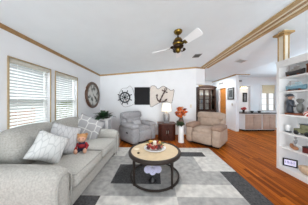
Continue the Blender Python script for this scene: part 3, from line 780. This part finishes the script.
bm = NB(); add_lathe(bm, [(.045, -.03), (.055, -.06), (.04, -.10), (.012, -.12)], 18); lk = link('light_kit', bm, brass_m, t, True)
for k in range(4):
    a = R(20+90*k); c, s = math.cos(a), math.sin(a)
    bm = NB(); add_tube(bm, [(.03*c, .03*s, -.07), (.09*c, .09*s, -.075), (.12*c, .12*s, -.05)], .009, 6)
    add_tube(bm, [(.115*c, .115*s, -.058), (.135*c, .135*s, -.025)], .018, 8, .028); link('socket_arm', bm, brassd_m, lk, True)

# ------------------------------------------------------------------ china cabinet
t = thing('china_cabinet', 'tall dark wood china cabinet with glass doors at the hall end', 'cabinet', (2.95, 6.72, 0))
chm = mat('dark_walnut', (58, 40, 32), .45, .3, 14, spec=.2)
bm = NB()
add_box(bm, -.49, .49, -.2, .24, 0, .80); link('lower_case', bm, chm, t)
bm = NB()
add_box(bm, -.49, -.45, -.16, .24, .80, 2.0); add_box(bm, .45, .49, -.16, .24, .80, 2.0); add_box(bm, -.45, .45, .22, .24, .80, 2.0)
add_box(bm, -.49, .49, -.16, .24, 2.0, 2.04)
for z in (1.2, 1.6): add_box(bm, -.45, .45, -.12, .22, z, z+.02)
link('upper_case', bm, chm, t)
link('back_panel', bx(-.45, .45, .205, .219, .80, 2.0), mat('pale_lining', (206, 204, 200), .3, .03, 10), t)
bm = NB()
pr = [(-.53, 2.04), (.53, 2.04), (.53, 2.08)]+[(.5*math.cos(k*PI/16), 2.08+.10*math.sin(k*PI/16)**2) for k in range(17)]+[(-.53, 2.08)]
add_prism(bm, pr, -.2, -.14); add_box(bm, -.52, .52, -.14, .24, 2.04, 2.08); link('crown', bm, chm, t)
for k, x0 in enumerate((-.45, -.145, .16)):
    bm = NB(); x1 = x0+.29
    for a in ((x0, x0+.045, .82, 1.98), (x1-.045, x1, .82, 1.98), (x0+.045, x1-.045, .82, .88), (x0+.045, x1-.045, 1.92, 1.98), (x0+.045, x1-.045, 1.40, 1.43)): add_box(bm, a[0], a[1], -.19, -.165, a[2], a[3])
    d = link('door', bm, chm, t)
    link('door_pane', bx(x0+.045, x1-.045, -.18, -.176, .88, 1.92), glass_m, d)
    bm = NB(); add_box(bm, x0+.02, x1-.02, -.215, -.2, .12, .72, bev=.006, seg=1); add_box(bm, x0+.06, x1-.06, -.224, -.213, .18, .66, bev=.006, seg=1); link('lower_door', bm, chm, t)
for z in (.81, 1.22, 1.62):
    for k, x in enumerate((-.33, -.2, 0.0, .12, .3)):
        if (k+int(z*10)) % 4 == 0: continue
        bm = NB(); h = random.uniform(.12, .24)
        add_lathe(bm, [(0, 0), (.03, 0), (.05, h*.3), (.045, h*.6), (.02, h*.85), (.03, h), (0, h)], 14, cap=False)
        o = tag(link('china_vase', bm, mat(['porcelain', 'porcelain_blue', 'porcelain_grey'][k % 3], [(232, 232, 228), (170, 182, 200), (190, 188, 186)][k % 3], .3, .05, 20), None, True), f'pale china piece standing behind glass in the tall dark cabinet', 'china', 'china pieces in the tall cabinet')
        o.location = (2.95+x, 6.75, z)
tag(link('wicker_basket', (lambda b: (add_lathe(b, [(0, 0), (.13, 0), (.17, .12), (.155, .12), (.12, .02), (0, .02)], 20, sy=.7, cap=False), b)[1])(NB()), mat('wicker', (176, 146, 92), .7, .3, 50)), 'tan basket on top of the tall dark china cabinet', 'basket').location = (2.72, 6.72, 2.081)

d = bpy.data.lights.new('cabinet_fill', 'AREA'); d.shape = 'RECTANGLE'; d.size = .7; d.size_y = .1; d.energy = 9; d.color = (1, .95, .88)  # fill added inside the case so the panes look paler
o = bpy.data.objects.new('cabinet_fill', d); col.objects.link(o); o.location = (2.95, 6.60, 1.99); o.rotation_euler = (R(-25), 0, 0)

# ------------------------------------------------------------------ kitchen cabinets
pink_m = mat('pickled_wood', (182, 156, 140), .4, .1, 8)
def base_cabinet(x0, x1, lab, endpanel=False):
    t = thing('base_cabinet', lab, 'cabinet', (x0, 5.3, 0), 0, 'white base cabinets along the kitchen wall'); wd = x1-x0
    bm = NB(); add_box(bm, 0, wd, .02, .74, .07, .77)
    if endpanel: add_prism(bm, [(0, .02), (0, .74), (-.25, .74), (-.25, .25)], .07, .77, 'z')
    link('body', bm, white_m, t)
    link('toe_kick', bx(.02, wd-.02, .06, .5, 0.001, .07), wood_exp, t)
    for k in range(2):
        a = .02+k*(wd-.03)/2; b_ = a+(wd-.05)/2
        bm = NB(); add_box(bm, a, b_, 0, .02, .09, .74, bev=.004, seg=1); add_box(bm, a+.05, b_-.05, -.008, 0.002, .15, .68, bev=.005, seg=1)
        d = link('door', bm, pink_m, t)
        bm = NB(); add_ball(bm, ((b_-.03) if k == 0 else (a+.03), -.02, .62), .014, n=8); link('knob', bm, brass_m, d, True)
base_cabinet(4.04, 4.785, 'white base cabinet with pinkish doors nearest the hallway corner', True)
base_cabinet(4.80, 5.40, 'white base cabinet with pinkish doors below the kitchen window')
bm = NB(); add_prism(bm, [(3.79, 6.045), (3.79, 5.54), (4.02, 5.27), (5.43, 5.27), (5.43, 6.045)], .771, .81, 'z')
tag(link('countertop', bm, mat('dark_counter', (62, 60, 62), .25, .2, 24)), 'dark countertop over the pinkish kitchen cabinets', 'countertop')
for x, lab in ((4.55, 'small dark bowl on the kitchen counter below the opening frame'), (4.88, 'small dark bowl on the counter nearer the kitchen window')):
    bm = NB(); add_lathe(bm, [(0, 0), (.04, 0), (.075, .06), (.065, .06), (.03, .015), (0, .015)], 18, cap=False)
    o = tag(link('bowl', bm, black_m, None, True), lab, 'bowl', 'bowls on the kitchen counter'); o.location = (x, 5.55, .811)
t = thing('red_flowers', 'red flowers in a dark pot on the kitchen counter', 'flowers', (4.40, 5.86, .811))
bm = NB(); add_lathe(bm, [(0, 0), (.04, 0), (.055, .09), (.045, .09), (0, .06)], 16, cap=False); link('pot', bm, black_m, t, True)
for k in range(16):
    a = k*2.4; bm = NB(); add_ball(bm, (0, 0, 0), .035, n=8)
    o = link('blossom', bm, mat('red_bloom', (196, 60, 58), .7, .3, 30), t, True); o.location = (.11*math.sqrt(k/16)*math.cos(a), .07*math.sqrt(k/16)*math.sin(a), .16-.05*k/16+.02*(k % 3))
bm = NB()
for k in range(12): add_leaf(bm, (0, 0, .08), (math.cos(k), math.sin(k), .4), .13, .04, .3, 4)
link('leaves', bm, pl_m, t, True)
# things on the far wall seen through the opening
t = thing('vanity_light', 'glowing warm wall light seen through the kitchen opening', 'lamp', (5.50, 7.4, 2.16))
link('backplate', bx(-.2, .2, -.03, -.001, -.04, .04, bev=.006, seg=1), brass_m, t)
for s in (-.12, 0, .12):
    bm = NB(); add_lathe(bm, [(.03, .02), (.055, -.09), (.05, -.09), (.025, .02)], 16, c=(s, -.09, 0), cap=False); add_ball(bm, (s, -.09, -.04), .03, n=8); link('glass_shade', bm, mat('warm_glass', (255, 232, 190), .5, emit=2.5), t, True)
t = thing('framed_picture', 'tall dark framed picture seen through the kitchen opening', 'picture', (5.62, 7.4, 1.55))
link('frame', bx(-.13, .13, -.03, -.001, -.28, .28, bev=.004, seg=1), black_m, t)
link('print', bx(-.06, .06, -.033, -.03, -.2, .2), mat('grey_art', (120, 120, 124), .5, .3, 9), t)

# ------------------------------------------------------------------ bookcase
BXF = 2.45; BYE = 2.40; BT = 2.07
t = thing('bookcase', 'white open bookcase holding model ships and ornaments', 'bookcase', (0, 0, 0))
link('end_panel', bx(BXF, 2.83, BYE-.05, BYE, 0, BT-.04), white_m, t)
link('back_panel', bx(2.80, 2.83, .4, BYE-.05, 0, BT-.04), white_m, t)
link('top_panel', bx(BXF-.01, 2.84, .4, BYE+.01, BT-.04, BT), white_m, t)
link('plinth', bx(BXF, BXF+.03, .4, BYE-.05, 0, .065), white_m, t)
SH = [.08, .45, .73, 1.06, 1.49, 1.755]
for z in SH: link('shelf', bx(BXF+.005, 2.80, .4, BYE-.05, z-.022, z), white_m, t)
link('end_panel', bx(BXF, 2.83, .36, .4, 0, BT-.04), white_m, t)
link('fascia', bx(BXF-.004, BXF, .4, BYE, BT-.12, BT-.04), white_m, t)
# column on the bookcase
t = thing('column', 'white and oak striped column from the bookcase top to the ceiling', 'column', (2.515, 2.335, BT), 0); t['kind'] = 'structure'
hc = zc(2.5)-BT
bm = NB(); add_box(bm, -.042, .042, -.052, .052, 0, hc-.002); cs = link('shaft', bm, mat('pale_cream', (238, 232, 216), .6, .03, 8), t)
bm = NB()
for x in (-.042, .042):
    for y in (-.052, .052): add_box(bm, x-.009, x+.009, y-.009, y+.009, 0, hc-.06)
link('corner_strip', bm, trim_m, cs)
bm = NB(); add_box(bm, -.06, .06, -.07, .07, hc-.11, hc-.08, bev=.008); add_box(bm, -.1, .1, -.11, .11, hc-.08, hc-.045, bev=.006); link('capital', bm, trim_m, t)

# model ships
def ship(name, lab, loc, L, H, hull, sup, keel, style):
    t = thing(name, lab, 'model ship', loc, PI/2+R(4), 'model ships on the bookcase')
    bm = NB(); n = 12; rows = []
    for i in range(n+1):
        u = i/n; x = (u-.5)*L
        b = .14*L*(math.sin(PI*min(1, u*.92+.06))**.6); sheer = .12*H*(2*u-1)**2
        rows.append([bm.verts.new((x, -b, .42*H+sheer)), bm.verts.new((x, -b*.75, .22*H)), bm.verts.new((x*.92, 0, .1*H)), bm.verts.new((x, b*.75, .22*H)), bm.verts.new((x, b, .42*H+sheer))])
    for i in range(n):
        for k in range(4): bm.faces.new((rows[i][k], rows[i][k+1], rows[i+1][k+1], rows[i+1][k]))
        bm.faces.new((rows[i][0], rows[i+1][0], rows[i+1][4], rows[i][4]))
    bm.faces.new(rows[0]); bm.faces.new(rows[-1][::-1])
    bmesh.ops.recalc_face_normals(bm, faces=bm.faces[:]); link('hull', bm, hull, t, True)
    bm = NB(); add_box(bm, -L*.4, L*.4, -.035, .035, .0, .02, bev=.004, seg=1)
    for x in (-L*.25, L*.25): add_box(bm, x-.012, x+.012, -.03, .03, .02, .2*H)
    link('stand', bm, keel, t)
    bm = NB()
    add_box(bm, -L*.32, L*.12, -.06*L, .06*L, .40*H, .62*H, bev=.006, seg=1)
    add_box(bm, -L*.26, L*.0, -.045*L, .045*L, .62*H, .80*H, bev=.006, seg=1)
    add_lathe(bm, [(.03*L, .78*H), (.026*L, .98*H)], 12, c=(-L*.14, 0, 0)) if style else add_box(bm, L*.12, L*.3, -.05*L, .05*L, .42*H, .55*H)
    link('superstructure', bm, sup, t)
    bm = NB(); add_tube(bm, [(L*.25, 0, .4*H), (L*.25, 0, .95*H)], .003, 5); add_tube(bm, [(L*.25, 0, .95*H), (L*.49, 0, .55*H)], .0015, 4); add_tube(bm, [(L*.25, 0, .95*H), (-L*.2, 0, .8*H)], .0015, 4); link('mast', bm, keel, t)
ship('model_ship', 'grey model ship on the top shelf of the white bookcase', (2.60, 2.235, SH[5]), .30, .225, mat('ship_grey', (70, 66, 66), .5, .2, 20), mat('ship_pale', (172, 166, 162), .5, .1, 20), ship_wood, 0)
ship('model_ship', 'pale blue model ship with brown hull on the second bookcase shelf', (2.60, 2.215, SH[4]), .31, .20, mat('ship_blue', (128, 168, 186), .5, .2, 20), mat('ship_bluewhite', (190, 214, 222), .5, .1, 20), ship_wood, 0)
# brown wooden ornament at frame edge top shelf
t = thing('wooden_rack', 'brown wooden ornament beside the grey model ship near the front', 'ornament', (2.60, 2.0, SH[5]), 0)
bm = NB(); add_box(bm, -.05, .05, -.06, .06, 0, .02, bev=.004, seg=1); link('base', bm, ship_wood, t)
for k in range(3):
    bm = NB(); add_tube(bm, [(0, -.04+.04*k, .02), (0, -.04+.04*k, .15)], .012, 8); add_ball(bm, (0, -.04+.04*k, .165), .02, n=8); link('post', bm, ship_wood, t, True)
# figurines on third shelf (z 1.06)
t = thing('sailor_figurine', 'tall dark sailor figurine with white apron on a wooden base', 'figurine', (2.57, 2.27, SH[3]), R(35)); t.scale = (1.2, 1.2, 1.18)
bm = NB(); add_box(bm, -.06, .06, -.05, .05, 0, .025, bev=.004, seg=1); link('base', bm, ship_wood, t)
dk = mat('slate_glaze', (64, 70, 80), .4, .2, 20)
bm = NB(); add_lathe(bm, [(.045, .025), (.055, .06), (.05, .13), (.06, .18), (.05, .22), (.025, .235)], 16, sy=.8); link('coat', bm, dk, t, True)
bm = NB(); add_ball(bm, (0, -.005, .265), .036, .034, .036, n=12); add_ball(bm, (0, -.04, .26), .009, n=6); hd = link('head', bm, mat('figurine_skin', (186, 150, 132), .5, .1, 20), t, True)
bm = NB(); add_lathe(bm, [(.045, .285), (.04, .30), (.025, .325), (0, .33)], 14); add_lathe(bm, [(.055, .283), (.055, .29)], 14); link('cap', bm, dk, hd, True)
bm = NB(); add_ball(bm, (0, -.028, .245), .024, .014, .024, n=10); link('beard', bm, white_m, hd, True)
bm = NB(); add_cushion(bm, (0, -.042, .11), (.055, .02, .12), .009, n=3); link('apron', bm, white_m, t, True)
for s in (-1, 1):
    bm = NB(); add_tube(bm, [(s*.05, 0, .2), (s*.075, -.02, .15), (s*.045, -.05, .13)], .018, 8, .013); link('arm', bm, dk, t, True)
t = thing('fish_figurine', 'grey standing fish figurine next to the dark sailor figurine', 'figurine', (2.57, 2.115, SH[3]), R(30)); t.scale = (1.4, 1.2, 1.4)
gz = mat('grey_glaze', (120, 124, 122), .35, .2, 20)
bm = NB(); add_box(bm, -.06, .06, -.05, .05, 0, .025, bev=.004, seg=1); link('base', bm, ship_wood, t)
bm = NB(); add_ball(bm, (0, 0, .09), .05, .04, .065); link('body', bm, gz, t, True)
bm = NB()
for s in (-1, 1): add_leaf(bm, (0, 0, .14), (s*.8, 0, 1), .10, .07, .1, 4)
link('tail', bm, gz, t, True)
t = thing('striped_lighthouse', 'red and white striped ornament at the front edge of the figurine shelf', 'ornament', (2.55, 1.955, SH[3]), R(20)); t.scale = (1.1, 1.1, 1.1)
rw = bpy.data.materials.new('red_white_stripe'); rw.use_nodes = True
nt = rw.node_tree; tc = nt.nodes.new('ShaderNodeTexCoord'); wv = nt.nodes.new('ShaderNodeTexWave'); wv.inputs['Scale'].default_value = 14; wv.bands_direction = 'DIAGONAL'
rp = nt.nodes.new('ShaderNodeValToRGB'); rp.color_ramp.interpolation = 'CONSTANT'; rp.color_ramp.elements[0].color = lin((176, 54, 52)); rp.color_ramp.elements[1].position = .5; rp.color_ramp.elements[1].color = lin((232, 226, 220))
nt.links.new(tc.outputs['Object'], wv.inputs['Vector']); nt.links.new(wv.outputs['Fac'], rp.inputs['Fac']); nt.links.new(rp.outputs['Color'], nt.nodes['Principled BSDF'].inputs['Base Color'])
bm = NB(); add_cushion(bm, (0, 0, .035), (.15, .12, .07), .03, (0, 0, .02), n=5); link('striped_cushion', bm, rw, t, True)
bm = NB(); add_ball(bm, (.01, 0, .115), .05, .04, .04); add_ball(bm, (-.05, -.01, .13), .024); link('crab', bm, mat('maroon_glaze', (96, 40, 40), .4, .3, 20), t, True)
# fourth shelf
t = thing('glass_jar', 'little white jar with dark foot on the bookcase shelf', 'jar', (2.54, 2.27, SH[2])); t.scale = (1.1, 1.1, 1.1)
bm = NB(); add_lathe(bm, [(0, 0), (.035, 0), (.038, .022), (0, .022)], 18, cap=False); link('foot', bm, dk, t, True)
bm = NB(); add_lathe(bm, [(0, .022), (.034, .022), (.036, .10), (.028, .12), (0, .125)], 18, cap=False); link('jar_body', bm, white_m, t, True)
t = thing('model_jeep', 'olive ornamental model truck on the bookcase shelf beside the white jar', 'model', (2.56, 2.045, SH[2]), PI/2); t.scale = (1.1, 1.1, 1.2)
ol = mat('olive_paint', (124, 126, 96), .5, .3, 24)
bm = NB(); add_box(bm, -.11, .11, -.05, .05, .03, .085, bev=.01); add_box(bm, -.09, .03, -.045, .045, .085, .15, bev=.008); link('body', bm, ol, t)
bm = NB(); add_box(bm, -.1, .04, -.05, .05, .15, .162, bev=.004, seg=1); link('roof', bm, dk, t)
for sx in (-.07, .07):
    for sy in (-.05, .05):
        bm = NB(); add_tube(bm, [(sx, sy-.01, .03), (sx, sy+.01, .03)], .03, 14); link('wheel', bm, black_m, t, True)
# fifth shelf
t = thing('seabird_figurine', 'small grey seabird figurine on brown driftwood on the low shelf', 'figurine', (2.55, 2.19, SH[1]), R(60)); t.scale = (1.25, 1.25, 1.25)
bm = NB(); add_cushion(bm, (0, 0, .02), (.13, .06, .04), .018, (0, 0, .006), n=4); add_ball(bm, (.04, .01, .045), .022, n=8); link('driftwood', bm, mat('driftwood', (168, 118, 86), .7, .3, 30), t, True)
bm = NB(); add_tube(bm, [(-.03, 0, .04), (-.03, 0, .085)], .004, 6); add_ball(bm, (-.025, 0, .105), .035, .02, .024); add_tube(bm, [(-.05, 0, .11), (-.062, 0, .14), (-.045, 0, .165)], .014, 8, .010); add_ball(bm, (-.04, 0, .168), .016, n=8); add_tube(bm, [(-.03, 0, .168), (.01, 0, .16)], .006, 6, .001); link('bird', bm, mat('bird_grey', (140, 142, 146), .5, .2, 20), t, True)
t = thing('trinket_box', 'small dark red box at the front of the low shelf', 'box', (2.56, 2.0, SH[1]), R(10))
bm = NB(); add_box(bm, -.05, .05, -.045, .045, 0, .09, bev=.006); link('box_body', bm, mat('maroon_lacquer', (96, 32, 28), .35, .3, 20), t)
bm = NB(); add_box(bm, -.053, .053, -.048, .048, .09, .105, bev=.004, seg=1); link('lid', bm, black_m, t)
# bottom shelf: digital clock and shell
t = thing('digital_clock', 'black framed clock with pale lilac screen on the lowest shelf', 'clock', (2.585, 2.285, SH[0]), R(-40))
bm = NB()
for a in ((-.095, .095, 0, .02), (-.095, .095, .125, .145), (-.095, -.075, .02, .125), (.075, .095, .02, .125)): add_box(bm, a[0], a[1], -.012, .012, a[2], a[3], bev=.002, seg=1)
link('frame', bm, black_m, t)
link('screen', bx(-.075, .075, -.006, .008, .02, .125), mat('lilac_screen', (214, 210, 236), .3, .03, 20, emit=.35), t)
cu = bpy.data.curves.new('digits', 'FONT'); cu.body = '10:51'; cu.size = .062; cu.align_x = 'CENTER'; cu.align_y = 'CENTER'; cu.extrude = .0008
tmp = bpy.data.objects.new('digits_source', cu); me = bpy.data.meshes.new_from_object(tmp); bpy.data.objects.remove(tmp)
me.materials.clear(); me.materials.append(mat('violet_ink', (92, 78, 150), .5))
o = bpy.data.objects.new('digits', me); col.objects.link(o); o.parent = t; o.location = (-.005, -.0075, .075); o.rotation_euler = (PI/2, 0, 0)
t = thing('conch_shell', 'large tan and white seashell at the front of the lowest shelf', 'shell', (2.57, 2.04, SH[0]), R(75)); t.scale = (1.3, 1.3, 1.3)
bm = NB(); pts = []
for i in range(60):
    u = i/59; a = u*5*PI; r_ = .045*(1-u)**.9
    pts.append((.10-.20*u, r_*math.cos(a)*.7, .055+r_*math.sin(a)*.5))
add_lathe(bm, [(.004, -.13), (.03, -.09), (.055, -.03), (.058, .0), (.045, .02), (.048, .03), (.034, .05), (.036, .058), (.022, .075), (.022, .08), (.004, .11)], 18)
for v in bm.verts: v.co = Vector((v.co.z, v.co.x, v.co.y+.058))
link('shell_body', bm, mat('shell_tan', (206, 180, 152), .4, .35, 22), t, True)
bm = NB(); add_cushion(bm, (-.04, -.035, .045), (.12, .05, .06), .024, (0, .01, .01), n=5); link('lip', bm, mat('shell_pink', (224, 200, 184), .3, .1, 22), t, True)
